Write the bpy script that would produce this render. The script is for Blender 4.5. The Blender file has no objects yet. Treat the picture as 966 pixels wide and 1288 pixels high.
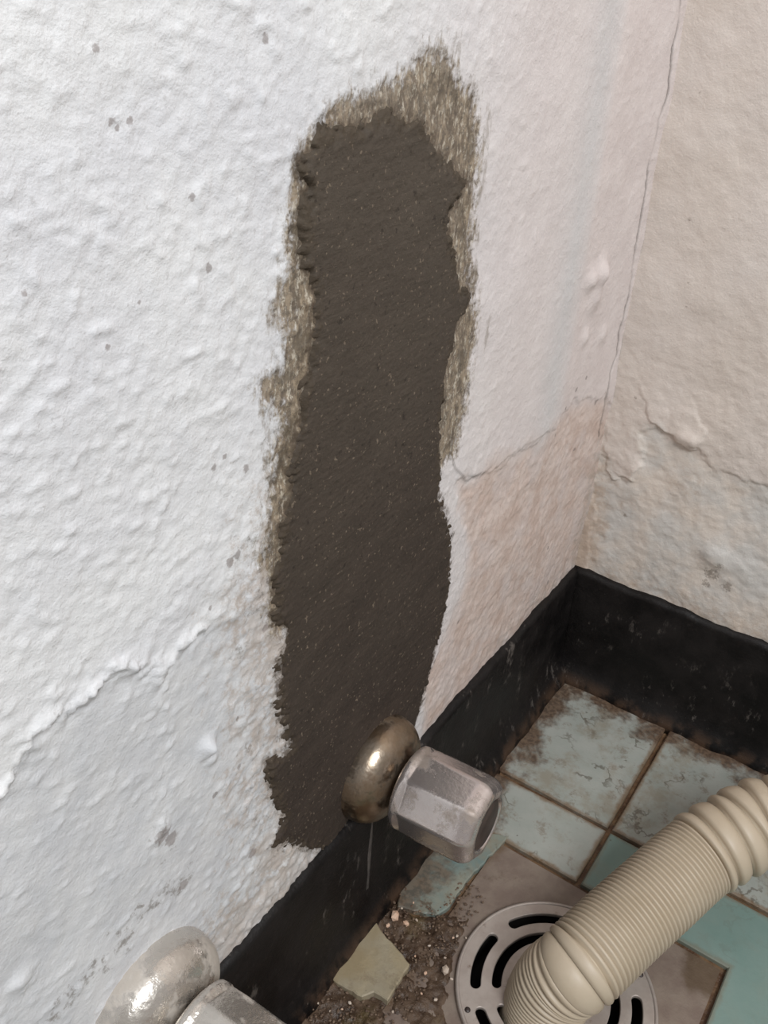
import bpy, bmesh, math, random
import numpy as np
from mathutils import Vector, Matrix, Euler

# ------------------------------------------------------------------ camera, world, light
S = bpy.context.scene
COL = S.collection
CAM = np.array([0.1815, -0.540, 0.5])
YAW, PIT, ROL, FPX = -0.58140, 0.57806, 0.04503, 1140.9
_fw = np.array([math.sin(YAW)*math.cos(PIT), math.cos(YAW)*math.cos(PIT), -math.sin(PIT)])
_r = np.cross(_fw, [0, 0, 1.]); _r /= np.linalg.norm(_r); _u = np.cross(_r, _fw)
_c, _s = math.cos(ROL), math.sin(ROL)
_r, _u = _c*_r + _s*_u, -_s*_r + _c*_u
cd = bpy.data.cameras.new('camera'); cam = bpy.data.objects.new('camera', cd); COL.objects.link(cam)
M4 = Matrix.Identity(4)
for i in range(3):
    M4[i][0], M4[i][1], M4[i][2], M4[i][3] = _r[i], _u[i], -_fw[i], CAM[i]
cam.matrix_world = M4
cd.sensor_fit = 'HORIZONTAL'; cd.sensor_width = 36; cd.lens = FPX/966*36; cd.clip_start = .01
S.camera = cam

W = bpy.data.worlds.new('world'); S.world = W; W.use_nodes = True
W.node_tree.nodes['Background'].inputs[0].default_value = (1.0, .955, .925, 1)
W.node_tree.nodes['Background'].inputs[1].default_value = 0.34

def area(name, loc, target, size, power, col, sy=None):
    l = bpy.data.lights.new(name, 'AREA'); l.energy = power; l.color = col
    l.shape = 'RECTANGLE'; l.size = size; l.size_y = sy or size
    o = bpy.data.objects.new(name, l); COL.objects.link(o); o.location = loc
    o.rotation_euler = (Vector(target)-Vector(loc)).to_track_quat('-Z', 'Y').to_euler()
    return o
area('window_light', (0.95, -.85, 1.40), (0.0, -.5, .45), .6, 20, (.95, .98, 1.0), .6)

S.view_settings.view_transform = 'Standard'; S.view_settings.look = 'None'
S.view_settings.exposure = 0.0; S.view_settings.gamma = 1; S.view_settings.use_curve_mapping = False

# ------------------------------------------------------------------ geometry helpers
def ray(x, y): return _fw + _r*(x-483)/FPX + _u*(644-y)/FPX
def onL(x, y):                       # point of the left wall (plane x = 0): (y, z)
    d = ray(x, y); k = -CAM[0]/d[0]; return (CAM+k*d)[1:]
def onB(x, y):                       # point of the back wall (plane y = 0): (x, z)
    d = ray(x, y); k = -CAM[1]/d[1]; return (CAM+k*d)[[0, 2]]
def onF(x, y, z=0.):                 # point of the floor or of a level above it
    d = ray(x, y); k = (z-CAM[2])/d[2]; return (CAM+k*d)[:2]

_tab = np.random.RandomState(7).rand(8, 256, 256)
def vn(u, v, seed=0):
    t = _tab[seed % 8]; u = u+seed*17.3; v = v+seed*9.1
    iu = np.floor(u).astype(int); iv = np.floor(v).astype(int); fu = u-iu; fv = v-iv
    fu = fu*fu*(3-2*fu); fv = fv*fv*(3-2*fv)
    a = t[iu & 255, iv & 255]; b = t[(iu+1) & 255, iv & 255]; c = t[iu & 255, (iv+1) & 255]; d = t[(iu+1) & 255, (iv+1) & 255]
    return (a*(1-fu)+b*fu)*(1-fv)+(c*(1-fu)+d*fu)*fv
def fbm(u, v, o=4, seed=0, g=.5):
    s = 0; a = 1; n = 0
    for i in range(o):
        s = s+a*vn(u*2**i, v*2**i, seed+i); n += a; a *= g
    return s/n
def sstep(a, b, x):
    t = np.clip((x-a)/(b-a), 0, 1); return t*t*(3-2*t)
def pdist(P, U, V, closed=True):     # distance to a polyline; inside test
    P = np.asarray(P, float); n = len(P); D = np.full(U.shape, 1e9); ins = np.zeros(U.shape, bool)
    for i in range(n if closed else n-1):
        a = P[i]; b = P[(i+1) % n]; e = b-a; L = e@e+1e-18
        t = np.clip(((U-a[0])*e[0]+(V-a[1])*e[1])/L, 0, 1)
        D = np.minimum(D, (U-a[0]-t*e[0])**2+(V-a[1]-t*e[1])**2)
        if closed:
            c = (a[1] > V) != (b[1] > V)
            if abs(e[1]) > 1e-12: ins ^= c & (U < e[0]*(V-a[1])/e[1]+a[0])
    D = np.sqrt(D)
    return np.where(ins, D, -D) if closed else D
def axis(lo, hi, step, far_lo=None, far_hi=None):
    a = np.arange(lo, hi+step*.5, step); p = []
    if far_lo is not None: p += [np.linspace(far_lo, lo, 14)[:-1]]
    p += [a]
    if far_hi is not None: p += [np.linspace(a[-1], far_hi, 14)[1:]]
    return np.concatenate(p)
def link(name, me, mat=None, parent=None):
    o = bpy.data.objects.new(name, me); COL.objects.link(o)
    if mat: me.materials.append(mat)
    if parent: o.parent = parent
    return o
def grid(name, X, Y, Z, mat, parent=None, attrs={}, keep=None, flip=False):
    n, m = X.shape
    co = np.stack([X, Y, Z], -1).reshape(-1, 3)
    idx = np.arange(n*m).reshape(n, m)
    q = np.stack([idx[:-1, :-1], idx[1:, :-1], idx[1:, 1:], idx[:-1, 1:]], -1).reshape(-1, 4)
    if flip: q = q[:, ::-1]
    if keep is not None:
        k = keep[:-1, :-1] & keep[1:, :-1] & keep[1:, 1:] & keep[:-1, 1:]
        q = q[k.reshape(-1)]
        used = np.unique(q); mp = np.full(n*m, -1); mp[used] = np.arange(len(used)); q = mp[q]; co = co[used]
    else: used = None
    me = bpy.data.meshes.new(name)
    me.vertices.add(len(co)); me.vertices.foreach_set('co', co.ravel().astype(np.float32))
    me.loops.add(q.size); me.loops.foreach_set('vertex_index', q.ravel().astype(np.int32))
    me.polygons.add(len(q)); me.polygons.foreach_set('loop_start', np.arange(0, q.size, 4, dtype=np.int32))
    me.update(calc_edges=True)
    for k, v in attrs.items():
        a = me.attributes.new(k, 'FLOAT', 'POINT'); f = v.reshape(-1)
        if used is not None: f = f[used]
        a.data.foreach_set('value', f.astype(np.float32))
    me.shade_smooth()
    return link(name, me, mat, parent)
def tag(o, label=None, cat=None, group=None, kind=None):
    if label: o['label'] = label
    if cat: o['category'] = cat
    if group: o['group'] = group
    if kind: o['kind'] = kind
    return o
def empty(name, loc, rot=(0, 0, 0)):
    o = bpy.data.objects.new(name, None); COL.objects.link(o); o.location = loc; o.rotation_euler = rot
    o.empty_display_size = .02
    return o
def from_bm(name, bm, mat, parent=None, smooth=True):
    bmesh.ops.recalc_face_normals(bm, faces=bm.faces)
    me = bpy.data.meshes.new(name); bm.to_mesh(me); bm.free()
    if smooth: me.shade_smooth()
    return link(name, me, mat, parent)
def lathe(prof, n=64, rad=None):
    """revolve (axial, radius) pairs about local +X; rad(angle, i) scales the radius"""
    bm = bmesh.new(); R = []
    for i, (x, r) in enumerate(prof):
        if r < 1e-6: R.append([bm.verts.new((x, 0, 0))]); continue
        R.append([bm.verts.new((x, r*(rad(2*math.pi*k/n, i) if rad else 1)*math.cos(2*math.pi*k/n),
                                 r*(rad(2*math.pi*k/n, i) if rad else 1)*math.sin(2*math.pi*k/n))) for k in range(n)])
    for a, b in zip(R, R[1:]):
        for k in range(n):
            k2 = (k+1) % n
            if len(a) == 1 and len(b) == 1: continue
            if len(a) == 1: bm.faces.new((a[0], b[k], b[k2]))
            elif len(b) == 1: bm.faces.new((a[k], a[k2], b[0]))
            else: bm.faces.new((a[k], a[k2], b[k2], b[k]))
    return bm

# ------------------------------------------------------------------ material helpers
def rgb(r, g, b):                    # sRGB 0-255 to linear
    f = lambda c: (c/255/12.92 if c/255 <= .04045 else ((c/255+.055)/1.055)**2.4)
    return (f(r), f(g), f(b), 1)
class NT:
    def __init__(s, name):
        s.m = bpy.data.materials.new(name); s.m.use_nodes = True; s.t = s.m.node_tree
        s.b = s.t.nodes['Principled BSDF']; s.tc = s.t.nodes.new('ShaderNodeTexCoord')
        s.geo = s.t.nodes.new('ShaderNodeNewGeometry')
        s.pos = s.geo.outputs['Position']
    def set(s, sock, v):
        if isinstance(v, bpy.types.NodeSocket): s.t.links.new(v, sock)
        else: sock.default_value = v
    def inp(s, name, v): s.set(s.b.inputs[name], v)
    def mp(s, scale=(1, 1, 1), rot=(0, 0, 0), vec=None):
        n = s.t.nodes.new('ShaderNodeMapping'); s.set(n.inputs['Vector'], vec or s.pos)
        n.inputs['Scale'].default_value = scale; n.inputs['Rotation'].default_value = rot
        return n.outputs[0]
    def noise(s, scale, detail=4, rough=.55, vec=None, dist=0):
        n = s.t.nodes.new('ShaderNodeTexNoise'); s.set(n.inputs['Vector'], vec or s.pos)
        n.inputs['Scale'].default_value = scale; n.inputs['Detail'].default_value = detail
        n.inputs['Roughness'].default_value = rough; n.inputs['Distortion'].default_value = dist
        return n.outputs['Fac']
    def voro(s, scale, vec=None, feature='F1'):
        n = s.t.nodes.new('ShaderNodeTexVoronoi'); s.set(n.inputs['Vector'], vec or s.pos)
        n.inputs['Scale'].default_value = scale; n.feature = feature
        return n.outputs['Distance']
    def attr(s, name):
        n = s.t.nodes.new('ShaderNodeAttribute'); n.attribute_name = name; return n.outputs['Fac']
    def math(s, op, a, b=0., c=0.):
        n = s.t.nodes.new('ShaderNodeMath'); n.operation = op
        s.set(n.inputs[0], a); s.set(n.inputs[1], b); s.set(n.inputs[2], c); return n.outputs[0]
    def add(s, a, b): return s.math('ADD', a, b)
    def mul(s, a, b): return s.math('MULTIPLY', a, b)
    def step(s, v, lo, hi, a=0., b=1.):
        n = s.t.nodes.new('ShaderNodeMapRange'); n.interpolation_type = 'SMOOTHSTEP'
        s.set(n.inputs['Value'], v); n.inputs['From Min'].default_value = lo; n.inputs['From Max'].default_value = hi
        n.inputs['To Min'].default_value = a; n.inputs['To Max'].default_value = b
        return n.outputs[0]
    def mix(s, f, a, b):
        n = s.t.nodes.new('ShaderNodeMix'); n.data_type = 'RGBA'
        s.set(n.inputs[0], f); s.set(n.inputs[6], a); s.set(n.inputs[7], b); return n.outputs[2]
    def bump(s, h, dist=.001, strength=1.):
        n = s.t.nodes.new('ShaderNodeBump'); s.set(n.inputs['Height'], h)
        n.inputs['Distance'].default_value = dist; n.inputs['Strength'].default_value = strength
        s.t.links.new(n.outputs[0], s.b.inputs['Normal'])
    def sep(s, v=None):
        n = s.t.nodes.new('ShaderNodeSeparateXYZ'); s.set(n.inputs[0], v or s.pos); return n.outputs

# ---- painted plaster of the left wall
def mat_wall_left():
    n = NT('painted_plaster'); n1 = n.noise(420, 4, .6); n2 = n.noise(60, 4, .6); n3 = n.noise(14, 3)
    c = n.mix(n.step(n3, .3, .7), rgb(218, 219, 223), rgb(228, 229, 230))
    c = n.mix(n.mul(n.step(n1, .6, .7), .4), c, rgb(184, 182, 182))
    # older layer below the ridge
    c = n.mix(n.mul(n.step(n.add(n.attr('old'), n.mul(n.add(n2, -.5), .006)), -.001, .001), .85), c,
              n.mix(n.step(n2, .3, .7), rgb(200, 202, 206), rgb(216, 217, 219)))
    # near the corner: warmer coat, with the light's falloff painted into its colour
    c = n.mix(n.attr('warm'), c, n.mix(n.step(n2, .35, .7), rgb(214, 203, 200), rgb(221, 211, 208)))
    c = n.mix(n.mul(n.attr('band'), .6), c, rgb(200, 202, 203))
    # bare pinkish undercoat at the lower right
    pk = n.mix(n.step(n2, .35, .65), rgb(198, 176, 164), rgb(214, 197, 188))
    pk = n.mix(n.mul(n.step(n.noise(150, 5, .75), .5, .75), .8), pk, rgb(178, 150, 136))
    pk = n.mix(n.mul(n.step(n.noise(35, 3), .45, .65), .6), pk, rgb(208, 196, 192))
    c = n.mix(n.mul(n.step(n.add(n.attr('pink'), n.add(n.mul(n.add(n2, -.5), .02), n.mul(n.add(n.noise(16, 3), -.5), .05))), -.006, .012), .9), c, pk)
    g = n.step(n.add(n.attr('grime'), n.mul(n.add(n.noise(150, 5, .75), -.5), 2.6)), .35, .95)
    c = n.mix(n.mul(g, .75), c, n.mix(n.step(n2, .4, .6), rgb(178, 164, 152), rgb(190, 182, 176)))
    # scraped tan key around the patch, combed vertically
    st = n.noise(1, 5, .7, n.mp((330, 300, 110), (0.12, 0, 0)))
    st2 = n.noise(1, 4, .7, n.mp((620, 600, 240), (0.12, 0, 0)))
    iso = n.noise(330, 4, .7)
    hal = n.mix(n.step(st, .38, .62), rgb(100, 86, 69), rgb(152, 136, 114))
    hal = n.mix(n.mul(n.step(st2, .52, .62), .75), hal, rgb(204, 196, 180))
    hal = n.mix(n.mul(n.step(n.noise(90, 6, .75), .47, .60), .75), hal, rgb(86, 74, 56))
    hal = n.mix(n.mul(n.step(iso, .54, .62), .6), hal, rgb(70, 60, 48))
    hm = n.add(n.attr('halo'), n.add(n.mul(n.add(st, -.5), .018), n.add(n.mul(n.add(n2, -.5), .014), n.mul(n.add(iso, -.5), .018))))
    c = n.mix(n.mul(n.step(hm, -.0045, .0035), .95), c, hal)
    # cement smudged beyond the patch edge
    pdn = n.add(n.attr('pd'), n.mul(n.add(n.noise(230, 5, .75), -.5), -.024))
    c = n.mix(n.mul(n.step(pdn, .0035, -.002), .85), c, rgb(84, 72, 60))
    # faint smears, dirt and mould
    sm = n.step(n.add(n.mul(n.attr('smear'), 1.), n.mul(n.add(st, -.62), 2.2)), .25, .75)
    c = n.mix(n.mul(sm, .55), c, rgb(140, 130, 118))
    d = n.step(n.add(n.attr('dirt'), n.mul(n.add(n.noise(260, 4, .7), -.5), 2.0)), .42, .8)
    c = n.mix(n.mul(d, .75), c, rgb(128, 122, 116))
    mo = n.step(n.add(n.attr('spot'), n.mul(n.add(n.noise(500, 3, .6), -.5), .9)), .45, .7)
    c = n.mix(n.mul(mo, .6), c, rgb(128, 116, 112))
    c = n.mix(n.mul(n.attr('crack'), .85), c, rgb(70, 60, 52))
    n.inp('Base Color', c); n.inp('Roughness', .62)
    n.bump(n.add(n.noise(420, 3, .6), n.mul(n.noise(1000, 3), .6)), .0006, .6)
    return n.m
def mat_wall_back():
    n = NT('beige_plaster'); n1 = n.noise(420, 4, .6); n2 = n.noise(55, 5, .6); n3 = n.noise(9, 3)
    c = n.mix(n.step(n3, .3, .7), rgb(220, 210, 203), rgb(214, 202, 192))
    c = n.mix(n.mul(n.step(n1, .64, .8), .35), c, rgb(188, 176, 166))
    gz = n.step(n.add(n.attr('grey'), n.mul(n.add(n2, -.5), .02)), -.003, .006)
    c = n.mix(n.mul(gz, .8), c, n.mix(n.step(n.noise(30, 4), .35, .65), rgb(205, 203, 199), rgb(222, 210, 198)))
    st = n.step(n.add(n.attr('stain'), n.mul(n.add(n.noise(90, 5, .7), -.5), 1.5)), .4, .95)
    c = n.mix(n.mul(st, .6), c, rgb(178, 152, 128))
    mo = n.step(n.add(n.attr('spot'), n.mul(n.add(n.noise(520, 4, .75), -.5), 2.6)), .5, .9)
    c = n.mix(n.mul(mo, .6), c, rgb(120, 108, 96))
    n.inp('Base Color', c); n.inp('Roughness', .7)
    n.bump(n.add(n1, n.noise(900, 3)), .0005, .5)
    return n.m
def mat_cement():
    n = NT('fresh_cement'); a = n.noise(1, 5, .6, n.mp((30, 34, 90), (.6, 0, 0))); f = n.noise(700, 3, .7); g = n.noise(16, 3)
    c = n.mix(n.step(a, .3, .7), rgb(54, 45, 39), rgb(65, 55, 48))
    z = n.step(n.sep()[2], .12, .5)                         # paler towards the top of the patch
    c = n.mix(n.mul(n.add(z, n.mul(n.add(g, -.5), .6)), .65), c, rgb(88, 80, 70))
    c = n.mix(n.mul(n.step(f, .35, .25), .5), c, rgb(60, 50, 40))
    c = n.mix(n.mul(n.step(n.noise(330, 2, .5), .76, .8), .5), c, rgb(150, 138, 120))
    c = n.mix(n.mul(n.step(n.noise(560, 2, .5), .655, .71), .65), c, rgb(132, 118, 102))
    c = n.mix(n.mul(n.step(n.noise(250, 3, .6), .37, .30), .6), c, rgb(38, 31, 26))
    ed = n.step(n.add(n.attr('edge'), n.mul(n.add(n.noise(300, 4, .7), -.5), .02)), .005, .0)
    c = n.mix(n.mul(ed, .5), c, rgb(72, 61, 47))
    n.inp('Base Color', c); n.inp('Roughness', .75); n.inp('Specular IOR Level', .35)
    n.bump(n.add(n.mul(f, .9), n.mul(n.noise(1, 4, .6, n.mp((60, 60, 420), (.6, 0, 0))), 1.)), .0008, .6)
    return n.m
def mat_skirt():
    n = NT('black_skirting'); a = n.noise(35, 5, .65); f = n.noise(420, 4, .7)
    c = n.mix(n.step(a, .35, .7), rgb(14, 12, 12), rgb(29, 25, 24))
    c = n.mix(n.mul(n.step(n.noise(60, 6, .75), .6, .8), .4), c, rgb(80, 72, 68))
    sc = n.mul(n.step(n.noise(1, 5, .75, n.mp((110, 110, 50))), .57, .70), n.step(n.noise(16, 3), .45, .6))
    c = n.mix(n.mul(sc, .45), c, rgb(128, 120, 114))
    c = n.mix(n.mul(n.step(f, .7, .78), .5), c, rgb(150, 140, 130))
    z = n.step(n.sep()[2], .012, .001); c = n.mix(n.mul(n.mul(z, n.step(n.noise(70, 4), .4, .6)), .6), c, rgb(92, 70, 54))
    n.inp('Base Color', c); n.inp('Roughness', n.step(a, .3, .7, .38, .6)); n.inp('Specular IOR Level', .3); n.bump(n.add(f, a), .0008, .5)
    return n.m
def mat_tile(name, base, light, dirt, wall=1.):
    n = NT(name); a = n.noise(40, 5, .6); f = n.noise(300, 4, .6); s = n.sep()
    c = n.mix(n.step(a, .3, .7), base, light)
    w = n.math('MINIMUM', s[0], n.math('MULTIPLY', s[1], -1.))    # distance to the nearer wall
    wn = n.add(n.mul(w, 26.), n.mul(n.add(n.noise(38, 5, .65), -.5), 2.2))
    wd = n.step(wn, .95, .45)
    veins = n.math('ABSOLUTE', n.add(n.noise(19, 5, .6), -.5))
    vm = n.mul(n.step(veins, .016, .003), n.step(n.noise(30, 2), .5, .62))
    st = n.step(n.noise(24, 5, .7), .48, .66)
    c = n.mix(n.mul(st, .65*dirt), c, rgb(142, 132, 114))
    c = n.mix(n.mul(n.step(n.noise(70, 5, .75), .53, .68), .55*dirt), c, rgb(116, 98, 78))
    c = n.mix(n.mul(vm, min(1, .7*dirt)), c, rgb(90, 82, 70))
    c = n.mix(n.mul(n.step(n.noise(210, 2, .5), .72, .77), .8), c, rgb(82, 74, 66))
    # rust creeping in from the joints
    jd = n.attr('rim'); c = n.mix(n.mul(n.step(n.add(jd, n.mul(n.add(n.noise(80, 4, .7), -.5), .9)), .62, 1.05), min(1, .35+.4*dirt)), c, rgb(120, 92, 62))
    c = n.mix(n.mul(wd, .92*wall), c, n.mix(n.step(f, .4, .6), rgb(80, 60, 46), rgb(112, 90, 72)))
    n.inp('Base Color', c); n.inp('Roughness', n.step(a, .3, .7, .34, .52)); n.bump(n.add(f, n.mul(wd, 2.)), .0004, .4)
    return n.m
def mat_mortar():
    n = NT('dirty_mortar'); a = n.noise(60, 5, .7); f = n.noise(330, 4, .7)
    c = n.mix(n.step(a, .35, .65), rgb(66, 50, 39), rgb(98, 78, 61))
    c = n.mix(n.mul(n.step(f, .56, .75), .6), c, rgb(128, 108, 90))
    c = n.mix(n.mul(n.step(n.noise(23, 3), .55, .7), .6), c, rgb(110, 96, 60))
    c = n.mix(n.mul(n.step(n.noise(600, 2), .77, .8), .8), c, rgb(190, 174, 158))
    c = n.mix(n.mul(n.step(n.attr('rub'), .6, .2), .7), c, n.mix(n.step(a, .4, .6), rgb(92, 64, 44), rgb(128, 98, 68)))
    n.inp('Base Color', c); n.inp('Roughness', n.step(a, .4, .6, .28, .7)); n.bump(n.add(a, f), .0015, .7)
    return n.m
def mat_simple(name, c1, c2, scale=60, rough=.5, metal=0., dirtc=None, dlo=.55, dhi=.7, damt=.7, bump=.0003, drough=None, dscale=45):
    n = NT(name); a = n.noise(scale, 4, .6); c = n.mix(n.step(a, .35, .65), c1, c2)
    if dirtc:
        d = n.mul(n.step(n.noise(dscale, 5, .7), dlo, dhi), damt); c = n.mix(d, c, dirtc)
        n.inp('Roughness', n.step(d, 0, 1, rough, drough or rough))
        if metal: n.inp('Metallic', n.step(d, 0, 1, metal, metal*.35))
    else:
        n.inp('Roughness', rough); n.inp('Metallic', metal)
    n.inp('Base Color', c); n.bump(n.noise(400, 3), bump, .5)
    return n.m
M = {}
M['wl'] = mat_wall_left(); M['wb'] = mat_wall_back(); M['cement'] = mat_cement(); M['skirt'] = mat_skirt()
M['tile'] = mat_tile('pale_green_tile', rgb(157, 162, 155), rgb(169, 171, 164), 1.)
M['tile_clean'] = mat_tile('green_tile', rgb(118, 142, 135), rgb(126, 147, 140), .2)
M['tile_old'] = mat_tile('olive_tile', rgb(160, 145, 116), rgb(166, 156, 134), .8, .12)
M['tile_wet'] = mat_tile('turquoise_tile', rgb(112, 134, 132), rgb(146, 146, 132), 1.2, .8)
M['mortar'] = mat_mortar()
M['flake'] = mat_simple('loose_paint', rgb(216, 208, 206), rgb(222, 215, 213), 60, .65)
M['flake_beige'] = mat_simple('loose_beige_paint', rgb(216, 206, 198), rgb(220, 211, 204), 60, .7)
def mat_surround():
    n = NT('cement_surround'); a = n.noise(60, 5, .6); s = n.sep()
    c = n.mix(n.step(a, .35, .65), rgb(122, 106, 96), rgb(136, 122, 110))
    def far(x, y): return n.math('SQRT', n.add(n.math('POWER', n.math('ABSOLUTE', n.add(s[0], -x)), 2.), n.math('POWER', n.math('ABSOLUTE', n.add(s[1], -y)), 2.)))
    w = n.mul(n.add(n.noise(50, 4, .6), -.5), .03)
    c = n.mix(n.mul(n.step(n.add(far(.191, -.1745), w), .030, .020), .8), c, n.mix(a, rgb(70, 54, 38), rgb(104, 84, 62)))   # brown dirt filling the far corner
    c = n.mix(n.mul(n.step(n.add(n.add(s[0], -.0425), w), .008, -.002), .8), c, rgb(96, 74, 52))
    c = n.mix(n.mul(n.step(n.noise(42, 5, .7), .6, .74), .7), c, rgb(92, 74, 56))
    n.inp('Base Color', c); n.inp('Roughness', .55); n.bump(n.add(a, n.noise(400, 3)), .0006, .5)
    return n.m
M['surround'] = mat_surround()
M['drain'] = mat_simple('dull_steel', rgb(172, 160, 152), rgb(184, 174, 166), 80, .42, .35, rgb(110, 88, 70), .6, .72, .8, .0003, .7, 70)
M['dark'] = mat_simple('drain_shaft', rgb(20, 17, 15), rgb(28, 24, 20), 60, .8)
M['hose'] = mat_simple('beige_plastic', rgb(182, 166, 144), rgb(189, 174, 153), 30, .45, 0, rgb(150, 128, 104), .6, .8, .35, .0001)
M['chrome'] = mat_simple('worn_chrome', rgb(204, 195, 192), rgb(214, 206, 203), 50, .22, .85, rgb(140, 124, 110), .5, .66, .75, .0002, .6, 60)
M['chrome_lime'] = mat_simple('plaster_smeared_chrome', rgb(206, 200, 192), rgb(216, 210, 204), 50, .26, .8, rgb(192, 184, 174), .42, .6, .9, .0006, .8, 50)
M['chrome_rust'] = mat_simple('tarnished_chrome', rgb(172, 160, 146), rgb(150, 132, 112), 40, .3, 1., rgb(96, 76, 56), .42, .6, .85, .0003, .6, 50)
M['cap'] = mat_simple('dark_cap', rgb(52, 44, 42), rgb(74, 62, 58), 90, .4)
M['crumb'] = mat_simple('plaster_crumb', rgb(186, 166, 148), rgb(212, 198, 184), 200, .8)
M['crumb_pink'] = mat_simple('brick_crumb', rgb(206, 168, 142), rgb(220, 188, 164), 200, .8)
M['grit'] = mat_simple('grit', rgb(88, 68, 54), rgb(126, 106, 88), 160, .7)

# ------------------------------------------------------------------ left wall
pL = lambda P: np.array([onL(*q) for q in P])
PATCH = [(372,198),(391,184),(402,163),(416,160),(441,163),(465,153),(490,137),(504,153),(529,154),(543,170),(553,195),(571,212),(587,227),(577,251),(561,265),(563,293),(571,332),(576,364),(592,369),(590,382),(575,408),(564,440),(559,471),(553,521),(552,549),(553,580),(552,619),(559,644),(566,672),(566,707),(565,720),(563,742),(558,772),(554,795),(545,824),(537,858),(528,888),(522,908),(514,935),(480,985),(440,1030),(425,1055),(410,1066),(392,1067),(373,1063),(343,1061),(360,1029),(340,988),(338,958),(366,944),(356,917),(349,880),(349,836),(358,794),(345,776),(345,750),(341,728),(353,697),(353,662),(365,623),(365,577),(374,542),(383,500),(386,464),(393,426),(391,392),(393,357),(384,339),(381,307),(383,272),(386,237),(376,209)]
HALO = [(368,205),(378,186),(412,140),(450,116),(490,106),(512,85),(532,66),(550,62),(566,78),(580,98),(597,118),(602,180),(597,260),(593,330),(599,378),(601,402),(596,450),(587,500),(580,545),(571,572),(552,592),(500,600),(400,760),(345,800),(338,760),(340,728),(325,704),(333,672),(341,640),(341,605),(348,570),(350,514),(331,503),(326,485),(357,457),(364,415),(344,390),(358,352),(370,336),(364,320),(365,250)]
RIDGE = [(-60,1090),(0,994),(25,956),(41,923),(66,898),(104,880),(128,853),(157,832),(182,845),(203,840),(228,811),(253,791)]
OLD = RIDGE+[(300,775),(345,760),(360,1080),(150,1400),(-200,1400)]
RIDGE2 = [(203,849),(210,900),(215,956),(207,1000),(207,1047)]
PINK = [(577,605),(640,582),(700,534),(722,505),(760,500),(770,600),(735,720),(600,860),(528,940),(540,850),(575,760),(590,690),(575,640)]
DLINE = [(40,1300),(62,1282),(103,1248),(145,1197),(181,1155),(233,1114)]
CRACK = [(857,0),(853,30),(846,62),(843,85),(838,118),(828,152),(825,175),(818,205),(812,245),(803,290),(797,325),(794,352),(788,385),(780,420),(776,447),(768,470),(764,492),(758,520),(752,548)]
HSK = 0.100

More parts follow.
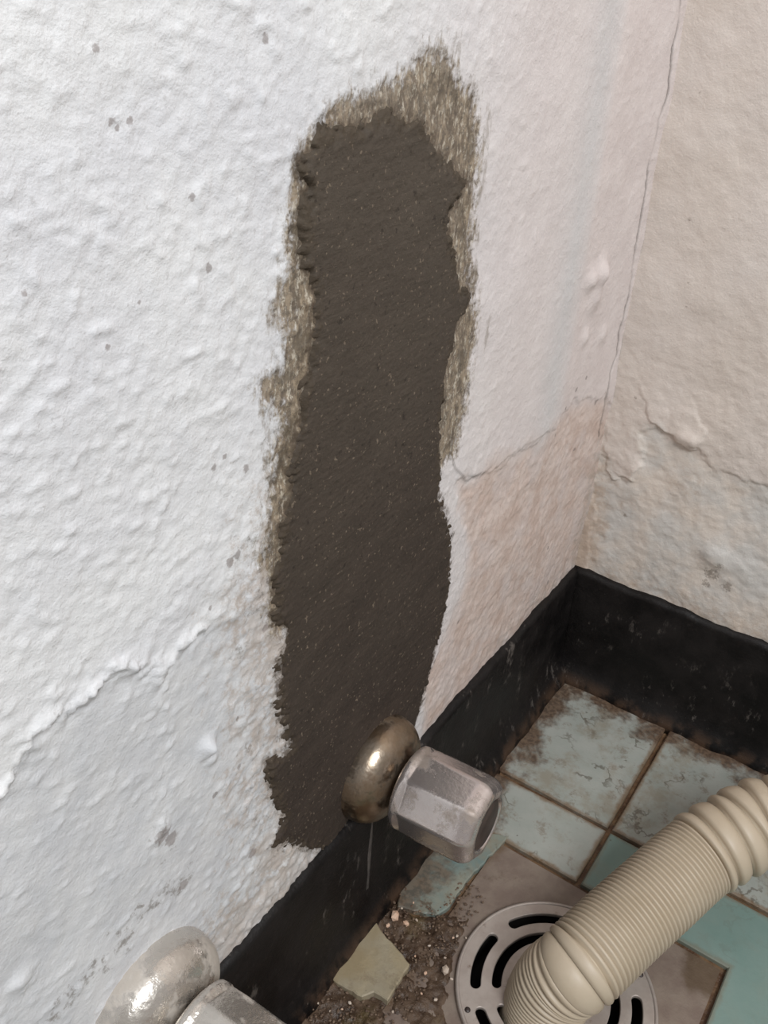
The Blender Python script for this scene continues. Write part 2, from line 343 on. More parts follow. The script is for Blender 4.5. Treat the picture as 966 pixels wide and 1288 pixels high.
def lip(P, U, V, h):
    """height of a coat of paint that lifts off towards its lower edge"""
    P = np.array(P); d = pdist(P, U, V)+.0022*(fbm(U*260, V*260, 2, 5)-.5)+.008*(fbm(U*80, V*80, 3, 3)-.5); t = np.clip((P[:, 1].max()-V)/(P[:, 1].max()-P[:, 1].min()), 0, 1)
    return h*sstep(-.0004, .0007, d)*t**1.5
def build_left():
    st = .00105
    ys = np.concatenate([np.linspace(-1.7, -.5, 14)[:-1], np.arange(-.5, .0005, st)])
    ys[-1] = 0.
    zs = np.concatenate([[HSK-.03], np.arange(HSK-.006, .53, st), np.linspace(.54, 2.3, 14)])
    U, V = np.meshgrid(ys, zs, indexing='ij')
    patch = pL(PATCH)
    halo = pdist(pL(HALO), U, V)
    old = pdist(pL(OLD), U, V); pink = pdist(pL(PINK), U, V)
    rd = pdist(pL(RIDGE), U, V, False); rd2 = pdist(pL(RIDGE2), U, V, False)
    dl = pdist(pL(DLINE), U, V, False)
    # relief: stippled thick paint near the camera, smoother towards the corner
    rough = .35+.65*sstep(-.12, -.33, U)
    n5 = fbm(U*230+V*50, V*290, 2, 1, .6); n2 = fbm(U*430, V*420, 2, 3); n20 = fbm(U*28, V*28, 3, 2)
    X = rough*(1-.45*sstep(0, .01, old))*((n5-.5)*.0007+(n2-.5)*.0006)+(n20-.5)*.0022
    X += np.clip(n5-.64, 0, 1)*.0022*rough
    j = (fbm(U*130, V*130, 3, 5)-.5)
    # thick upper coat ends at the ridge
    X -= .0007*sstep(-.001, .002, old+j*.006)
    X += .0019*np.exp(-((rd+.003*j)/.0022)**2)*np.clip(3.2*(fbm(U*330, V*330, 3, 4, .7)-.36), 0, 1.5)
    X += .0010*np.exp(-(rd/.007)**2)*np.clip(4*(fbm(U*300, V*300, 2, 6)-.5), 0, 1.5)
    X += .0011*np.exp(-((rd2+.006*j)/.003)**2)*np.clip(4*(fbm(U*330, V*330, 2, 6)-.45), 0, 1.5)
    X -= .0009*sstep(-.0005, .0012, pink+j*.012)
    X += .0010*(fbm(U*260, V*260, 3, 2)-.5)*sstep(0, .01, pink)
    # scraped edge a bit lower than the paint, combed vertically
    hm = sstep(-.001, .002, halo+j*.008)
    X -= .0006*hm; X += hm*.0009*(fbm(U*480, V*110, 3, 3)-.5)
    X += lip(pL([(568,575),(600,520),(680,500),(690,541),(640,577),(620,588),(606,596),(597,599),(590,607),(583,601),(578,600),(574,590)]), U, V, .0008)
    # lumps seen on the wall
    for (px, py, r, h) in [(262,938,.0030,.0055),(259,950,.0022,.0018),(754,343,.007,.006),(742,352,.006,.004),(268,955,.003,.002),(748,372,.008,.003),(757,420,.006,.002),(735,425,.005,.002),(30,1235,.004,.002)]:
        c = onL(px, py); X += h*np.exp(-(((U-c[0])**2+(V-c[1])**2)/r**2))
    # soft rounded inner corner
    f = np.clip((U+.07)/.07, 0, 1); X += .0035*f**2.4*(1-.8*sstep(.17, .11, V))
    X = np.where(V < HSK-.01, -.006, X)
    spot = np.zeros_like(U)
    SR = .72
    for (px, py, r) in [(263,337,.0022),(288,707,.0032),(297,697,.0028),(122,60,.0018),(142,153,.0016),(150,160,.0016),(165,152,.0016),(333,48,.0022),(242,248,.0018),(27,368,.0014),(175,380,.0012),(135,437,.0014),(270,588,.002),(310,590,.0025),(284,575,.0016),(265,765,.0018),(335,790,.003),(205,1050,.006),(217,1056,.005),(272,1000,.0025),(302,965,.002),(300,905,.0018),(700,548,.0018),(737,475,.0022),(725,490,.0025),(712,514,.002),(748,505,.003),(723,565,.0022),(690,690,.0025),(578,783,.0025),(690,733,.0025),(547,832,.003),(590,600,.0),(320,1075,.004),(233,1114,.004)]:
        if r <= 0: continue
        c = onL(px, py); spot = np.maximum(spot, np.exp(-(((U-c[0])**2*.8+(V-c[1])**2*.7)/(r*SR)**2)))
    dirt = .52*np.exp(-((dl+.02*j)/.008)**2)
    for (px, py, r) in [(200,1052,.007),(215,1075,.006),(330,1040,.012),(320,940,.010),(300,820,.009),(320,760,.01),(310,690,.009),(340,560,.006),(605,150,.004),(745,620,.012)]:
        c = onL(px, py); dirt = np.maximum(dirt, .5*np.exp(-(((U-c[0])**2+(V-c[1])**2)/r**2)))
    pd = -pdist(patch, U, V)
    left = (U < patch[:, 0].mean()+.02)
    lz = np.exp(-(np.maximum(pd, 0)/.032)**2)*sstep(.36, .28, V)*left; lz = np.maximum(lz, sstep(.05, .01, V-HSK)*left*sstep(-.46, -.42, U))
    X += lz*(.0016*(fbm(U*300, V*300, 3, 6, .7)-.5)+.0045*np.clip(fbm(U*360, V*360, 2, 2)-.66, 0, 1))
    X -= .003*sstep(.003, .008, -pd)
    grime = (.55+.6*fbm(U*40, V*40, 2, 6))*np.exp(-(np.maximum(pd, 0)/.034)**2)*sstep(.38, .30, V)*left
    grime = np.maximum(grime, .85*np.exp(-(np.maximum(pd, 0)/.009)**2)*sstep(.46, .40, V)*left)
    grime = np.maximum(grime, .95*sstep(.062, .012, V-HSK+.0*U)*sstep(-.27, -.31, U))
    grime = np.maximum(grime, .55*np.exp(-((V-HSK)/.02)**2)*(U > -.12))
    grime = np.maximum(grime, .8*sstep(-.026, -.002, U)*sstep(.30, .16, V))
    smear = np.zeros_like(U)
    for (px, py, ru, rv) in [(610,170,.006,.02),(600,330,.006,.03),(605,240,.005,.03),(560,70,.02,.012),(470,120,.03,.01),(345,400,.006,.02),(335,540,.006,.04),(612,420,.004,.02)]:
        c = onL(px, py); smear = np.maximum(smear, np.exp(-((U-c[0])/ru)**2-((V-c[1])/rv)**2))
    smear *= .75
    warm = .8*sstep(-.31, -.14, U)
    bl = pdist(pL([(748,-40),(748,200),(748,330),(742,420),(738,520)]), U, V, False)
    c0 = onL(748, 200)[0]; right = sstep(c0-.014, c0+.016, U+.012*(n20-.5))
    warm = np.maximum(warm, right)
    band = np.exp(-(np.maximum(-(U-c0), 0)/.022)**2)*(1-right)*sstep(.20, .28, V)*(.5+n20)
    def onX(x, y, x0):
        d = ray(x, y); k = (x0-CAM[0])/d[0]; return (CAM+k*d)[1:]
    cr = pdist(np.array([onX(*q, .0027*min(1, max(.1, (620-q[1])/150))) for q in CRACK]), U+.0008*(fbm(U*0+3, V*200, 2, 3)-.5)*2, V, False)
    crk = sstep(.0016, .0003, cr)*np.clip(.3+1.6*(fbm(U*50, V*60, 2, 2)-.25), 0.15, 1)
    X -= .0012*crk
    ck = pdist(pL([(569,575),(573,590),(581,598),(588,606),(600,598),(612,594)]), U, V, False)
    o = grid('wall_left', X, U, V, M['wl'], None, dict(pd=pd, halo=halo, old=old, pink=pink, dirt=dirt, grime=grime, spot=spot, smear=smear, warm=warm, band=band, crack=np.maximum(.7*sstep(.0008, .0002, ck), crk)))
    tag(o, 'white painted plaster wall with flaking paint and a fresh cement patch', None, None, 'structure')
    # the cement patch
    st = .0008
    lo = patch.min(0)-.008; hi = patch.max(0)+.008
    U, V = np.meshgrid(np.arange(lo[0], hi[0], st), np.arange(lo[1], hi[1], st), indexing='ij')
    sd = pdist(patch, U, V)
    sdj = sd+.006*(fbm(U*200, V*200, 3, 2)-.5)+.006*(fbm(U*600, V*600, 2, 5, .8)-.5)
    X = -.0030+.0040*sstep(-.0040, .0030, sdj)
    X += .0012*(fbm(U*30, V*30, 3, 2)-.5)+.0006*(fbm(U*60+V*40, V*120-U*60, 3, 4)-.5)
    edge = np.exp(-(np.maximum(sd, 0)/.007)**2)
    X += edge*.0022*np.clip(fbm(U*420, V*420, 2, 3)-.5, 0, 1)+.0005*(fbm(U*600, V*600, 2, 1)-.5)
    pits = vn(U*240, V*240, 6); X -= .002*np.clip(pits-.9, 0, 1)*6*.3
    X = np.where(V < HSK-.002, np.minimum(X, .0022), X)
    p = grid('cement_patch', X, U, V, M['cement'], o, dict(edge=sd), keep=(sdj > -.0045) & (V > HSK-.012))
    p['label'] = 'dark cement patch trowelled up the wall'
    return o
wall_left = build_left()

# ------------------------------------------------------------------ back wall
pB = lambda P: np.array([onB(*q) for q in P])
def build_back():
    st = .0009
    xs = np.concatenate([[-.02, -.01], np.arange(-.004, .17, st), np.linspace(.18, 1.5, 12)])
    zs = np.concatenate([[HSK-.03], np.arange(HSK-.006, .53, st), np.linspace(.54, 2.3, 14)])
    U, V = np.meshgrid(xs, zs, indexing='ij')
    grey = pdist(pB([(752,560),(790,604),(806,575),(800,545),(830,530),(858,560),(880,568),(905,590),(1000,620),(1100,640),(1100,900),(735,720)]), U, V)
    n5 = fbm(U*150, V*150, 3, 2, .6); n20 = fbm(U*24, V*24, 3, 5); j = fbm(U*110, V*110, 3, 4)-.5
    Y = (n5-.5)*.0008+(n20-.5)*.004
    Y -= .0010*sstep(-.001, .002, grey+j*.012)
    Y += lip(pB([(800,480),(860,480),(890,540),(882,556),(878,568),(868,567),(858,560),(846,548),(833,536),(815,525)]), U, V, .0022)
    Y += lip(pB([(758,500),(790,500),(812,560),(806,585),(796,604),(784,600),(772,604),(762,590)]), U, V, .0014)
    Y += .0010*(fbm(U*200, V*220, 3, 1)-.5)*sstep(.34, .22, V)
    for (px, py, r, h) in [(872,553,.005,.003),(858,548,.004,.002),(800,590,.006,.002),(900,700,.01,.003),(930,715,.012,.002)]:
        c = onB(px, py); Y += h*np.exp(-(((U-c[0])**2+(V-c[1])**2)/r**2))
    Y = np.where(V < HSK-.01, -.006, Y)
    spot = np.zeros_like(U)
    for (px, py, r) in [(895,722,.006),(905,712,.004),(888,735,.004),(915,738,.005),(867,276,.0014),(880,118,.001),(915,82,.001),(822,172,.0012),(864,386,.001),(785,650,.002),(800,500,.0012),(866,356,.0012)]:
        c = onB(px, py); spot = np.maximum(spot, np.exp(-(((U-c[0])**2+(V-c[1])**2)/r**2)))
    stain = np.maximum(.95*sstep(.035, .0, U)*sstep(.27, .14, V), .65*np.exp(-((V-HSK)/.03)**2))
    for (px, py, r) in [(860,620,.03),(790,640,.02)]:
        c = onB(px, py); stain = np.maximum(stain, .55*np.exp(-(((U-c[0])**2+(V-c[1])**2)/r**2)))
    o = grid('wall_back', U, -Y, V, M['wb'], None, dict(grey=grey, spot=spot, stain=stain), flip=False)
    tag(o, 'beige plaster wall with a hairline crack rising along the corner', None, None, 'structure')
    return o
wall_back = build_back()

# ------------------------------------------------------------------ black skirting
def skirt(name, along, length, label):
    """swept profile: face 3 mm proud of the wall, small cove at the floor"""
    prof = [(-.012, HSK), (.0005, HSK+.0003), (.0032, HSK-.0012), (.0042, HSK-.004), (.0042, .028), (.0055, .018), (.0085, .010), (.0125, .004), (.0155, -.004), (-.012, -.004)]
    n = int(length/.004) if length < .6 else int(length/.006); rows = []
    bm = bmesh.new(); rnd = np.random.RandomState(3 if along == 'y' else 5)
    t = np.linspace(0, length, n+1); w = fbm(t*60, t*0+.3, 3, 2)-.5; w2 = fbm(t*220, t*0+.7, 2, 4)-.5; w3 = fbm(t*70, t*0+5, 3, 6)-.5
    for k in range(n+1):
        r = []
        for i, (d, z) in enumerate(prof):
            zz = z+(w[k]*.003+w2[k]*.0025 if i in (0, 1, 2, 3) else 0); dd = d+(w3[k]*.005 if i in (6, 7, 8) else 0)+(w[k]*.0012 if i in (2, 3, 4) else 0)
            r.append(bm.verts.new((dd, -t[k], zz) if along == 'y' else (t[k], -dd, zz)))
        rows.append(r)
    for a, b in zip(rows, rows[1:]):
        for i in range(len(prof)):
            k = (i+1) % len(prof); bm.faces.new((a[i], a[k], b[k], b[i]))
    bm.faces.new(rows[0]); bm.faces.new(rows[-1][::-1])
    o = from_bm(name, bm, M['skirt'])
    return tag(o, label, None, None, 'structure')
bb = skirt('baseboard_left', 'y', 1.6, 'black painted cement skirting below the patched wall')
skirt('baseboard_back', 'x', 1.45, 'black painted cement skirting below the beige wall')

def drip(P, w, th, parent):
    """a dried run of limewash down the skirting"""
    bm = bmesh.new(); rows = []
    for k, (x, y) in enumerate(P):
        d = ray(x, y); q = CAM+d*((.0040-CAM[0])/d[0]); ww = w*(1 if 0 < k < len(P)-1 else .3)*(.7+.3*((k*7) % 3))
        rows.append([bm.verts.new((.0030 if a in (-1, 1) else .0042+th, q[1]+a*ww, q[2])) for a in (-1, -.5, .5, 1)])
    for a, b in zip(rows, rows[1:]):
        for i in range(3): bm.faces.new((a[i], a[i+1], b[i+1], b[i]))
    o = from_bm('limewash_drip', bm, M['drip'], parent); o['label'] = 'pale dried run down the skirting'
M['drip'] = mat_simple('limewash', rgb(62, 57, 54), rgb(86, 80, 76), 160, .8)
drip([(468,1030),(466,1052),(464,1075),(463,1098),(461,1120),(460,1142)], .0024, .0003, bb)

# ------------------------------------------------------------------ floor
DC = np.array([0.1176, -0.246]); DR = .0562
GX, GY, SX0, SX1, SY0, SY1 = .0985, -.1245, .0425, .191, -.1745, -.323
def build_floor():
    st = .00095
    xs = np.concatenate([[-.012], np.arange(-.002, .245, st), np.linspace(.25, 1.5, 10)])
    ys = np.concatenate([np.linspace(-1.7, -.39, 10)[:-1], np.arange(-.38, .003, st), [.012]])
    U, V = np.meshgrid(xs, ys, indexing='ij')
    n = fbm(U*90, V*90, 4, 1, .6)
    rp = pdist([onF(*q) for q in [(440,1130),(480,1128),(520,1150),(575,1152),(600,1150),(578,1195),(566,1240),(568,1330),(620,1420),(200,1420),(300,1300)]], U, V)
    rub = np.maximum(sstep(-.003, .004, rp+.008*(fbm(U*120, V*120, 3, 5)-.5)), sstep(.018, .004, U))
    Z = -.0032+(n-.5)*.0014+rub*((fbm(U*150, V*150, 4, 4, .6)-.45)*.006+.0024)
    e = np.minimum(U, -V); Z += .004*np.exp(-(np.maximum(e, 0)/.010)**2)*(.4+n)
    r = np.hypot(U-DC[0], V-DC[1])
    o = grid('floor', U, V, Z, M['mortar'], None, dict(rub=rub), keep=(r > .0535), flip=True)
    tag(o, 'grimy floor of cracked pale green tiles around a drain', None, None, 'structure')
    return o
floor = build_floor()
def offset(P, d):
    n = len(P); Q = []
    for i in range(n):
        a, b, c = np.array(P[i-1]), np.array(P[i]), np.array(P[(i+1) % n])
        e1 = (b-a)/np.linalg.norm(b-a); e2 = (c-b)/np.linalg.norm(c-b)
        n1 = np.array([-e1[1], e1[0]]); n2 = np.array([-e2[1], e2[0]]); m = n1+n2; m /= max(np.linalg.norm(m), .3)
        Q.append(b+m*d/max(m@n1, .4))
    return Q
def slab(name, P, z0, z1, mat, parent, bev=.0007, tilt=(0, 0), rim=.008):
    P = [np.array(p) for p in P]
    A = sum(P[i-1][0]*P[i][1]-P[i][0]*P[i-1][1] for i in range(len(P)))
    if A < 0: P = P[::-1]
    Q = offset(P, bev); c = np.mean(P, 0)
    h = lambda p: (p-c)@np.array(tilt)
    bm = bmesh.new(); lay = bm.verts.layers.float.new('rim')
    b = [bm.verts.new((*p, z0)) for p in P]; m = [bm.verts.new((*p, z1-bev+h(p))) for p in P]; t = [bm.verts.new((*p, z1+h(p))) for p in Q]
    if rim:
        t2 = [bm.verts.new((*p, z1+h(p))) for p in offset(P, rim)]
        for v in b+m+t: v[lay] = 1.
        for i in range(len(P)):
            k = (i+1) % len(P); bm.faces.new((t[i], t[k], t2[k], t2[i]))
        bm.faces.new(t2)
    else: bm.faces.new(t)
    bm.faces.new(b[::-1])
    for i in range(len(P)):
        k = (i+1) % len(P)
        bm.faces.new((b[i], b[k], m[k], m[i])); bm.faces.new((m[i], m[k], t[k], t[i]))
    return from_bm(name, bm, mat, parent, False)
def ragged(P, amp, seg=.003, seed=1, skip=()):
    rn = random.Random(seed); out = []
    for i in range(len(P)):
        a = np.array(P[i]); b = np.array(P[(i+1) % len(P)]); L = np.linalg.norm(b-a); k = max(1, int(L/seg))
        if i in skip: k = 1
        nrm = np.array([-(b-a)[1], (b-a)[0]])/L
        for q in range(k):
            t = q/k; out.append(a+(b-a)*t+(nrm*rn.uniform(-amp, amp) if q else 0))
    return out
g = .0016
R4 = lambda x0, x1, y0, y1: [(x0+g, y0+g), (x1-g, y0+g), (x1-g, y1-g), (x0+g, y1-g)]
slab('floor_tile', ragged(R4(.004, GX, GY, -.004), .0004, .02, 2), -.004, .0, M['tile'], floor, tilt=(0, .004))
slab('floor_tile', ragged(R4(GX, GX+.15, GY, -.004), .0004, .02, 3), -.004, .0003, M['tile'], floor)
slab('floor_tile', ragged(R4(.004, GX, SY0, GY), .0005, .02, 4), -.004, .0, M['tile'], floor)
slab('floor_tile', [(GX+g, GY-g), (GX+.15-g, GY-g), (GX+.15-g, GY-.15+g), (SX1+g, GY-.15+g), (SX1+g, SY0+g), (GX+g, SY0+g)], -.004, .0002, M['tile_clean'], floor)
px = lambda P: [onF(*q) for q in P]
TEAL = px([(640,1052),(590,1105),(566,1140),(548,1152),(500,1142),(503,1120),(498,1108),(522,1090),(510,1070),(560,1040)])
OLIVE = px([(465,1148),(478,1172),(502,1200),(515,1217),(487,1263),(470,1252),(455,1258),(407,1229),(428,1195)])
slab('broken_floor_tile', ragged(px([(640,1052),(590,1105),(566,1140),(548,1152),(500,1142),(503,1120),(498,1108),(522,1090),(510,1070),(560,1040)]), .0006, .003, 5), -.004, .0010, M['tile_wet'], floor, rim=0)
slab('broken_floor_tile', ragged(px([(465,1148),(478,1172),(502,1200),(515,1217),(487,1263),(470,1252),(455,1258),(407,1229),(428,1195)]), .0005, .003, 6), -.004, .0034, M['tile_old'], floor, tilt=(.02, .0), rim=0)
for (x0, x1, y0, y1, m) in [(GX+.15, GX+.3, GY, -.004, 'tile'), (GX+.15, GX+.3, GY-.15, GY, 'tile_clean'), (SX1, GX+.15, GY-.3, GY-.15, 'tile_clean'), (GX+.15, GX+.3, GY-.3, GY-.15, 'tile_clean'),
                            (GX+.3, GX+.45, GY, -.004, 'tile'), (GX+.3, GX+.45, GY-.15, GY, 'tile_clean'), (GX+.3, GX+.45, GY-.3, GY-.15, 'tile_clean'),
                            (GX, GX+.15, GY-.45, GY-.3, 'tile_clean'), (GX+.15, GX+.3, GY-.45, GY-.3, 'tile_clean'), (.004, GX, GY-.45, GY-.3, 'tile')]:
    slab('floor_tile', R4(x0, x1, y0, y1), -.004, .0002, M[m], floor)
# cement square that holds the drain
def build_surround():
    bm = bmesh.new(); n = 96; z1 = -.0012
    sq = []
    for k in range(n):
        a = 2*math.pi*k/n; c, s = math.cos(a), math.sin(a)
        tx = ((SX1-g-DC[0]) if c > 0 else (SX0+g-DC[0]))/c if abs(c) > 1e-6 else 9
        ty = ((SY0-g-DC[1]) if s > 0 else (SY1+g-DC[1]))/s if abs(s) > 1e-6 else 9
        t = min(tx, ty); sq.append((DC[0]+c*t, DC[1]+s*t))
    for (x, y) in [(SX1-g, SY0-g), (SX0+g, SY0-g), (SX0+g, SY1+g), (SX1-g, SY1+g)]:
        k = min(range(n), key=lambda i: (sq[i][0]-x)**2+(sq[i][1]-y)**2); sq[k] = (x, y)
    ci = [(DC[0]+.052*math.cos(2*math.pi*k/n), DC[1]+.052*math.sin(2*math.pi*k/n)) for k in range(n)]
    L = [[bm.verts.new((*p, z)) for p in q] for q, z in ((ci, -.006), (ci, z1), (sq, z1), (sq, -.005))]
    for a, b in zip(L, L[1:]):
        for k in range(n): bm.faces.new((a[k], a[(k+1) % n], b[(k+1) % n], b[k]))
    o = from_bm('drain_surround', bm, M['surround'], floor, False)
    o['label'] = 'grey brown cement square around the drain'
build_surround()

# ------------------------------------------------------------------ floor drain
def build_drain():
    t = empty('floor_drain', (DC[0], DC[1], -.0012))
    tag(t, 'round slotted metal floor drain cover with the beige hose in it', 'floor drain')
    cu = bpy.data.curves.new('tmp', 'CURVE'); cu.dimensions = '2D'; cu.fill_mode = 'BOTH'; cu.extrude = .0009; cu.bevel_depth = .0004; cu.bevel_resolution = 1
    def poly(P):
        s = cu.splines.new('POLY'); s.points.add(len(P)-1); s.use_cyclic_u = True
        for i, p in enumerate(P): s.points[i].co = (p[0], p[1], 0, 1)
    circ = lambda r, n=120: [(r*math.cos(2*math.pi*k/n), r*math.sin(2*math.pi*k/n)) for k in range(n)]
    poly(circ(DR-.0022)); poly(circ(.0185, 72))
    def slot(r0, r1, a0, a1):
        rm, h = (r0+r1)/2, (r1-r0)/2; P = []; da = h/rm
        a0 += da; a1 -= da; n = 24
        for k in range(n+1): a = a0+(a1-a0)*k/n; P.append((r1*math.cos(a), r1*math.sin(a)))
        for k in range(1, 8):
            q = math.pi*k/8; rr = rm+h*math.cos(q); a = a1+da*math.sin(q); P.append((rr*math.cos(a), rr*math.sin(a)))
        for k in range(n+1): a = a1-(a1-a0)*k/n; P.append((r0*math.cos(a), r0*math.sin(a)))
        for k in range(1, 8):
            q = math.pi*k/8; rr = rm-h*math.cos(q); a = a0-da*math.sin(q); P.append((rr*math.cos(a), rr*math.sin(a)))
        poly(P)
    D = math.radians
    for k in range(6): slot(.0415, .0482, D(160+60*k+6.2), D(220+60*k-6.2))
    for k in range(3): slot(.0300, .0360, D(100+120*k+7.5), D(220+120*k-7.5))
    tmp = bpy.data.objects.new('tmp', cu); COL.objects.link(tmp)
    dg = bpy.context.evaluated_depsgraph_get(); me = bpy.data.meshes.new_from_object(tmp.evaluated_get(dg))
    bpy.data.objects.remove(tmp); me.name = 'grate'
    me.materials.clear()
    o = link('grate', me, M['drain'], t); o.location = (0, 0, .0016)
    P = [(DR-.0022, .0), (DR-.0022, .0030), (DR-.0014, .0036), (DR-.0004, .0034), (DR, .0026), (DR, -.002), (DR-.003, -.002)]
    bm = lathe([(z, r) for r, z in P], 120); bm.transform(Matrix(((0, 0, 1, 0), (0, 1, 0, 0), (1, 0, 0, 0), (0, 0, 0, 1))))
    from_bm('rim', bm, M['drain'], t)
    P = [(.0505, -.0005), (.0505, -.045), (.02, -.055), (0, -.055)]
    bm = lathe([(z, r) for r, z in P], 64); bm.transform(Matrix(((0, 0, 1, 0), (0, 1, 0, 0), (1, 0, 0, 0), (0, 0, 0, 1))))
    from_bm('drain_shaft', bm, M['dark'], t)
    for (r, a) in [(.0515, -133), (.0515, 47)]:
        bm = bmesh.new(); bmesh.ops.create_uvsphere(bm, u_segments=12, v_segments=6, radius=.0017); bmesh.ops.scale(bm, vec=(1, 1, .5), verts=bm.verts)
        s = from_bm('screw', bm, M['cap'], t); s.location = (r*math.cos(D(a)), r*math.sin(D(a)), .003)
build_drain()

# ------------------------------------------------------------------ waste hose
def bez(P, n=40):                    # Catmull-Rom through P
    P = [np.array(p, float) for p in P]; P = [2*P[0]-P[1]]+P+[2*P[-1]-P[-2]]; out = []
    for i in range(1, len(P)-2):
        for k in range(n):
            t = k/n; a, b, c, d = P[i-1], P[i], P[i+1], P[i+2]
            out.append(.5*((2*b)+(-a+c)*t+(2*a-5*b+4*c-d)*t*t+(-a+3*b-3*c+d)*t**3))
    out.append(P[-2]); return np.array(out)
hp = lambda x, y, z: (*onF(x, y, z), z)
H1 = hp(728, 1215, .036); H2 = hp(880, 1077, .056)
HP = bez([(.1150,-.2580,-.030), (.1155,-.2570,-.004), (.1165,-.2555,.012), (.1195,-.2530,.025), H1, hp(778,1168,.042), hp(830,1121,.049), H2, hp(925,1050,.064), hp(972,1030,.071), (.232,-.096,.080), (.31,-.0750,.102), (.46,-.064,.130), (.60,-.064,.15)])
HS = np.concatenate([[0], np.cumsum(np.linalg.norm(np.diff(HP, axis=0), axis=1))])
def at_s(s): return np.array([np.interp(s, HS, HP[:, i]) for i in range(3)])
def s_near(p): return HS[np.argmin(np.linalg.norm(HP-np.array(p), axis=1))]
def sweep(name, prof, mat, parent, n=48):
    """prof: list of (s, radius) along the hose"""
    bm = bmesh.new(); rows = []
    for s, r in prof:
        p = at_s(s); d = at_s(min(s+.002, HS[-1]))-at_s(max(s-.002, 0)); d /= np.linalg.norm(d)
        a = np.cross(d, [1., -.3, 0]); a /= np.linalg.norm(a); b = np.cross(d, a)
        rows.append([bm.verts.new(p+r*(a*math.cos(2*math.pi*k/n)+b*math.sin(2*math.pi*k/n))) for k in range(n)])
    for A, B in zip(rows, rows[1:]):
        for k in range(n): bm.faces.new((A[k], A[(k+1) % n], B[(k+1) % n], B[k]))
    bm.faces.new(rows[0]); bm.faces.new(rows[-1][::-1])
    return from_bm(name, bm, mat, parent)
def ribs(s0, s1, pitch, r, depth, duty=.62, k=8):
    out = []; n = int(round((s1-s0)/pitch)); p = (s1-s0)/n
    for i in range(n):
        b = s0+i*p
        out += [(b, r-depth), (b+p*(1-duty)*.8, r-depth), (b+p*(1-duty), r-.0003), (b+p*(1-duty*.5), r), (b+p*.97, r-.0003)]
    out.append((s1, r-depth)); return out
hose = empty('waste_hose', (DC[0], DC[1], 0))
bpy.context.view_layer.update()
tag(hose, 'beige ribbed plastic waste hose rising from the floor drain', 'hose')
HB = 'parent offset'
s1 = s_near(H1); s2 = s_near(H2)
parts = []
parts.append(sweep('ribbed_cuff', [(.002, .019)]+ribs(.004, s1-.0062, .0023, .0224, .0014, .58), M['hose'], None))
parts.append(sweep('smooth_collar', [(s1-.0068, .019), (s1-.0066, .0218), (s1-.006, .0226), (s1-.0045, .0229), (s1-.0025, .0226), (s1-.0012, .0215), (s1-.0004, .0200), (s1+.003, .0192)], M['hose'], None, 64))
parts.append(sweep('ribbed_sleeve', [(s1-.001, .0190), (s1-.001, .0222)]+[(s1, .0232), (s1+.0016, .0236), (s1+.0026, .0232)]+ribs(s1+.003, s2, .0029, .0234, .0050, .54), M['hose'], None, 64))
bl = [(s2-.001, .019), (s2+.001, .0195)]
b = s2+.001; i = 0
while b < HS[-1]-.012:
    p = [.0085, .0120, .0095][i] if i < 3 else .0088
    for t, r in ((0, .0196), (.06, .0226), (.16, .0243), (.3, .0246), (.6, .0240), (.85, .0226), (.97, .0202)): bl.append((b+p*t, r))
    b += p; i += 1
bl.append((b, .019))
parts.append(sweep('bellows', bl, M['hose'], None))
for o in parts: o.parent = hose; o.matrix_parent_inverse = Matrix.Translation((-DC[0], -DC[1], 0))

# ------------------------------------------------------------------ angle valves on the left wall
def valve(pxy, label, rm, hm, R=.0300, depth=.019, hrot=(0, -.03, .04), hstart=.0225, hlen=.0465, hr=.0225, twist=.2):
    c = onL(*pxy)
    t = empty('stop_valve', (0, c[0], c[1]))
    tag(t, label, 'valve', 'chrome stop valves on the wall')
    prof = [(-.003, R*.98), (.0015, R), (.004, R*.985)]
    for k in range(1, 13):
        a = math.pi/2*k/12; prof.append((.004+(depth-.004)*math.sin(a), R*(.30+.685*math.cos(a))))
    prof += [(depth, R*.28), (depth-.002, R*.26)]
    from_bm('rosette', lathe(prof, 72), rm, t)
    h = bpy.data.objects
    spin = from_bm('spindle', lathe([(depth-.006, .0), (depth-.006, .0085), (hstart+.004, .0085), (hstart+.004, 0)], 32), M['cap'], t)
    # octagonal knob with soft facets, a plain rim at its foot and a rounded end
    def fac(a, i):
        if i in (0, 1, 2, 3) or i >= 13: return .99
        q = (a+twist) % (math.pi/4)-math.pi/8
        return math.cos(math.pi/8)/math.cos(q)*1.02
    L = hlen; pr = [(0, .0), (0, hr*.92), (.0010, hr*1.0), (.0040, hr*1.01), (.0052, hr*.975), (.0068, hr*.985), (L*.3, hr), (L*.55, hr*1.0), (L*.78, hr*.995), (L*.86, hr*.985), (L*.92, hr*.94), (L*.965, hr*.87), (L*.99, hr*.78), (L, hr*.68), (L-.0006, hr*.62), (L-.0022, hr*.60), (L-.003, 0)]
    k = from_bm('handle', lathe(pr, 96, fac), hm, t); k.location = (hstart, 0, 0); k.rotation_euler = hrot
    cp = from_bm('end_cap', lathe([(L-.004, 0), (L-.004, hr*.60), (L-.0012, hr*.60), (L-.0006, hr*.55), (L-.0004, 0)], 48), M['cap'], k)
    cp['label'] = 'dark inset cap on the end of the knob'
    return t
valve((470,963), 'chrome stop valve at the foot of the cement patch', M['chrome_rust'], M['chrome'])
valve((190,1258), 'plaster-smeared chrome stop valve cut off by the bottom edge of the photo', M['chrome_lime'], M['chrome_lime'], R=.0315, hrot=(0, .05, .05), hstart=.022)

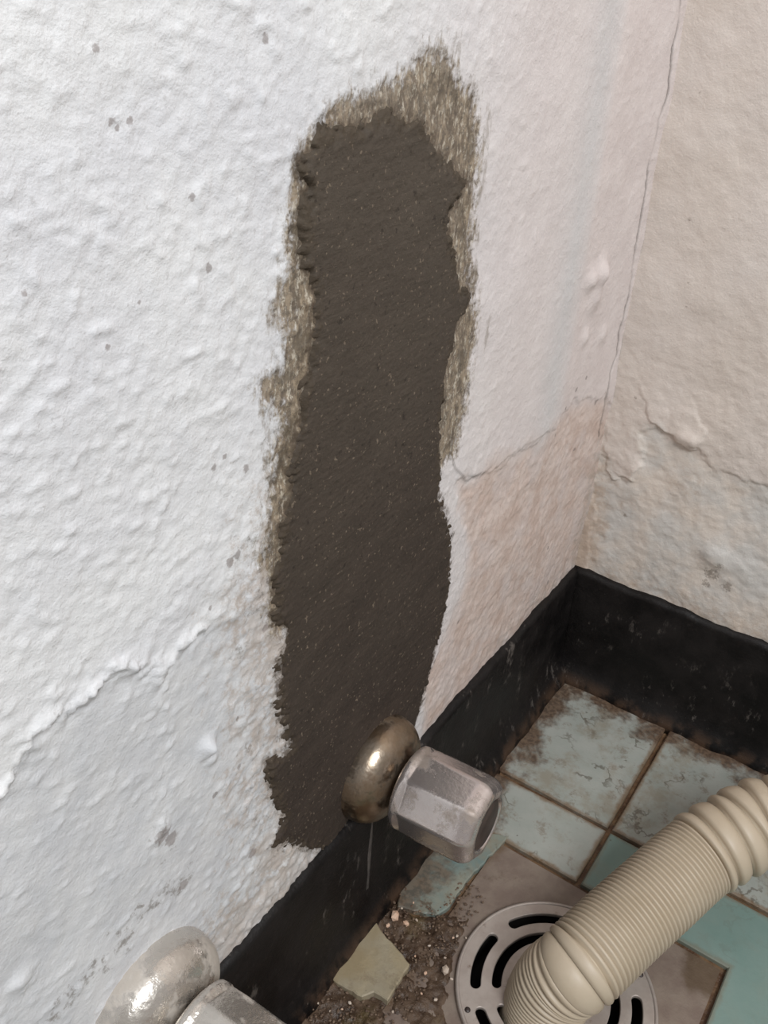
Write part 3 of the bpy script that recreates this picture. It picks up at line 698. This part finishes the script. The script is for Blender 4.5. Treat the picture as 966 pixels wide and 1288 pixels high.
# ------------------------------------------------------------------ crumbs and grit
def crumb_mesh(seed, flat=.7):
    bm = bmesh.new(); bmesh.ops.create_icosphere(bm, subdivisions=1, radius=1.)
    rn = random.Random(seed)
    for v in bm.verts: v.co *= rn.uniform(.72, 1.15)
    bmesh.ops.scale(bm, vec=(1, rn.uniform(.6, .85), flat), verts=bm.verts)
    me = bpy.data.meshes.new('plaster_crumb'); bm.to_mesh(me); bm.free(); return me
def crumb(pxy, r, mat, label, z=0., group=None, seed=1, flat=.7):
    p = onF(*pxy, z); me = crumb_mesh(seed, flat); me.materials.append(mat)
    o = bpy.data.objects.new('plaster_crumb', me); COL.objects.link(o)
    o.location = (p[0], p[1], z+r*flat*.7); o.scale = (r, r, r); o.rotation_euler = (0, 0, seed*1.3)
    return tag(o, label, 'crumb', group)
GRP = 'plaster crumbs on the dirty floor'
crumb((497,1154), .0042, M['crumb_pink'], 'largest pinkish crumb lying between the two broken tiles', 0, GRP, 11)
crumb((842,904), .0026, M['crumb'], 'white crumb at the head of the joint against the back skirting', .002, GRP, 12)
crumb((741,851), .0021, M['crumb'], 'pale crumb near the inner corner below the back skirting', .002, GRP, 13)
crumb((406,1220), .0034, M['crumb'], 'white sliver beside the left tip of the olive tile piece', .001, GRP, 14, .35)
crumb((407,1244), .0026, M['crumb'], 'pale crumb just below the left tip of the olive tile piece', .001, GRP, 15)
crumb((560,1222), .0034, M['crumb'], 'pale crumb midway between the olive tile piece and the drain rim', .001, GRP, 16)
crumb((511,1163), .0024, M['crumb_pink'], 'small pinkish crumb right of the largest crumb', 0, GRP, 17)
crumb((488,1165), .0018, M['crumb_pink'], 'small reddish crumb left of the largest crumb', 0, GRP, 18)
sm = [(452,1245),(524,1158),(540,1190),(522,1203),(568,1232),(575,1178),(530,1250),(548,1258),(494,1273),(430,1270),(415,1272),(440,1262),(570,1180),(586,1180),(478,1140),(520,1136),(505,1143),(660,850),(690,847),(705,838),(770,866),(800,885),(820,893),(400,1262),(380,1275),(500,1225),(560,1205),(535,1225)]
for i, q in enumerate(sm):
    crumb(q, .0008+.0006*((i*37) % 10)/10, M['crumb'] if i % 3 else M['crumb_pink'], 'tiny pale crumb scattered on the grimy floor', .0008, GRP, 30+i)
def grit():
    rn = random.Random(4); V = []; F = []
    base = crumb_mesh(99); bv = [v.co.copy() for v in base.vertices]; bf = [tuple(p.vertices) for p in base.polygons]
    for k in range(1500):
        z = rn.random()
        if z < .7: x, y = rn.uniform(.004, .058), rn.uniform(-.37, -.215)
        elif z < .85: x, y = rn.uniform(.010, .022), rn.uniform(-.20, -.01)
        else: x, y = rn.uniform(.01, .24), -rn.uniform(.011, .02)
        if math.hypot(x-DC[0], y-DC[1]) < DR+.001: continue
        if pdist(OLIVE, np.array([x]), np.array([y]))[0] > -.001 or pdist(TEAL, np.array([x]), np.array([y]))[0] > .004: continue
        if x > SX0 and y > -.215: continue
        r = rn.uniform(.0004, .0012)*(1 if z < .7 else .7); n0 = len(V); a = rn.uniform(0, 6)
        for v in bv:
            V.append((x+r*(v.x*math.cos(a)-v.y*math.sin(a)), y+r*(v.x*math.sin(a)+v.y*math.cos(a)), -.0006+r*v.z+(.0016 if z < .7 else 0)))
        F += [tuple(i+n0 for i in f) for f in bf]
    me = bpy.data.meshes.new('grit'); me.from_pydata(V, [], F); bpy.data.meshes.remove(base)
    tag(link('grit', me, M['grit']), 'brown grit and mortar dust strewn along the skirting', 'grit', None, 'stuff')
grit()
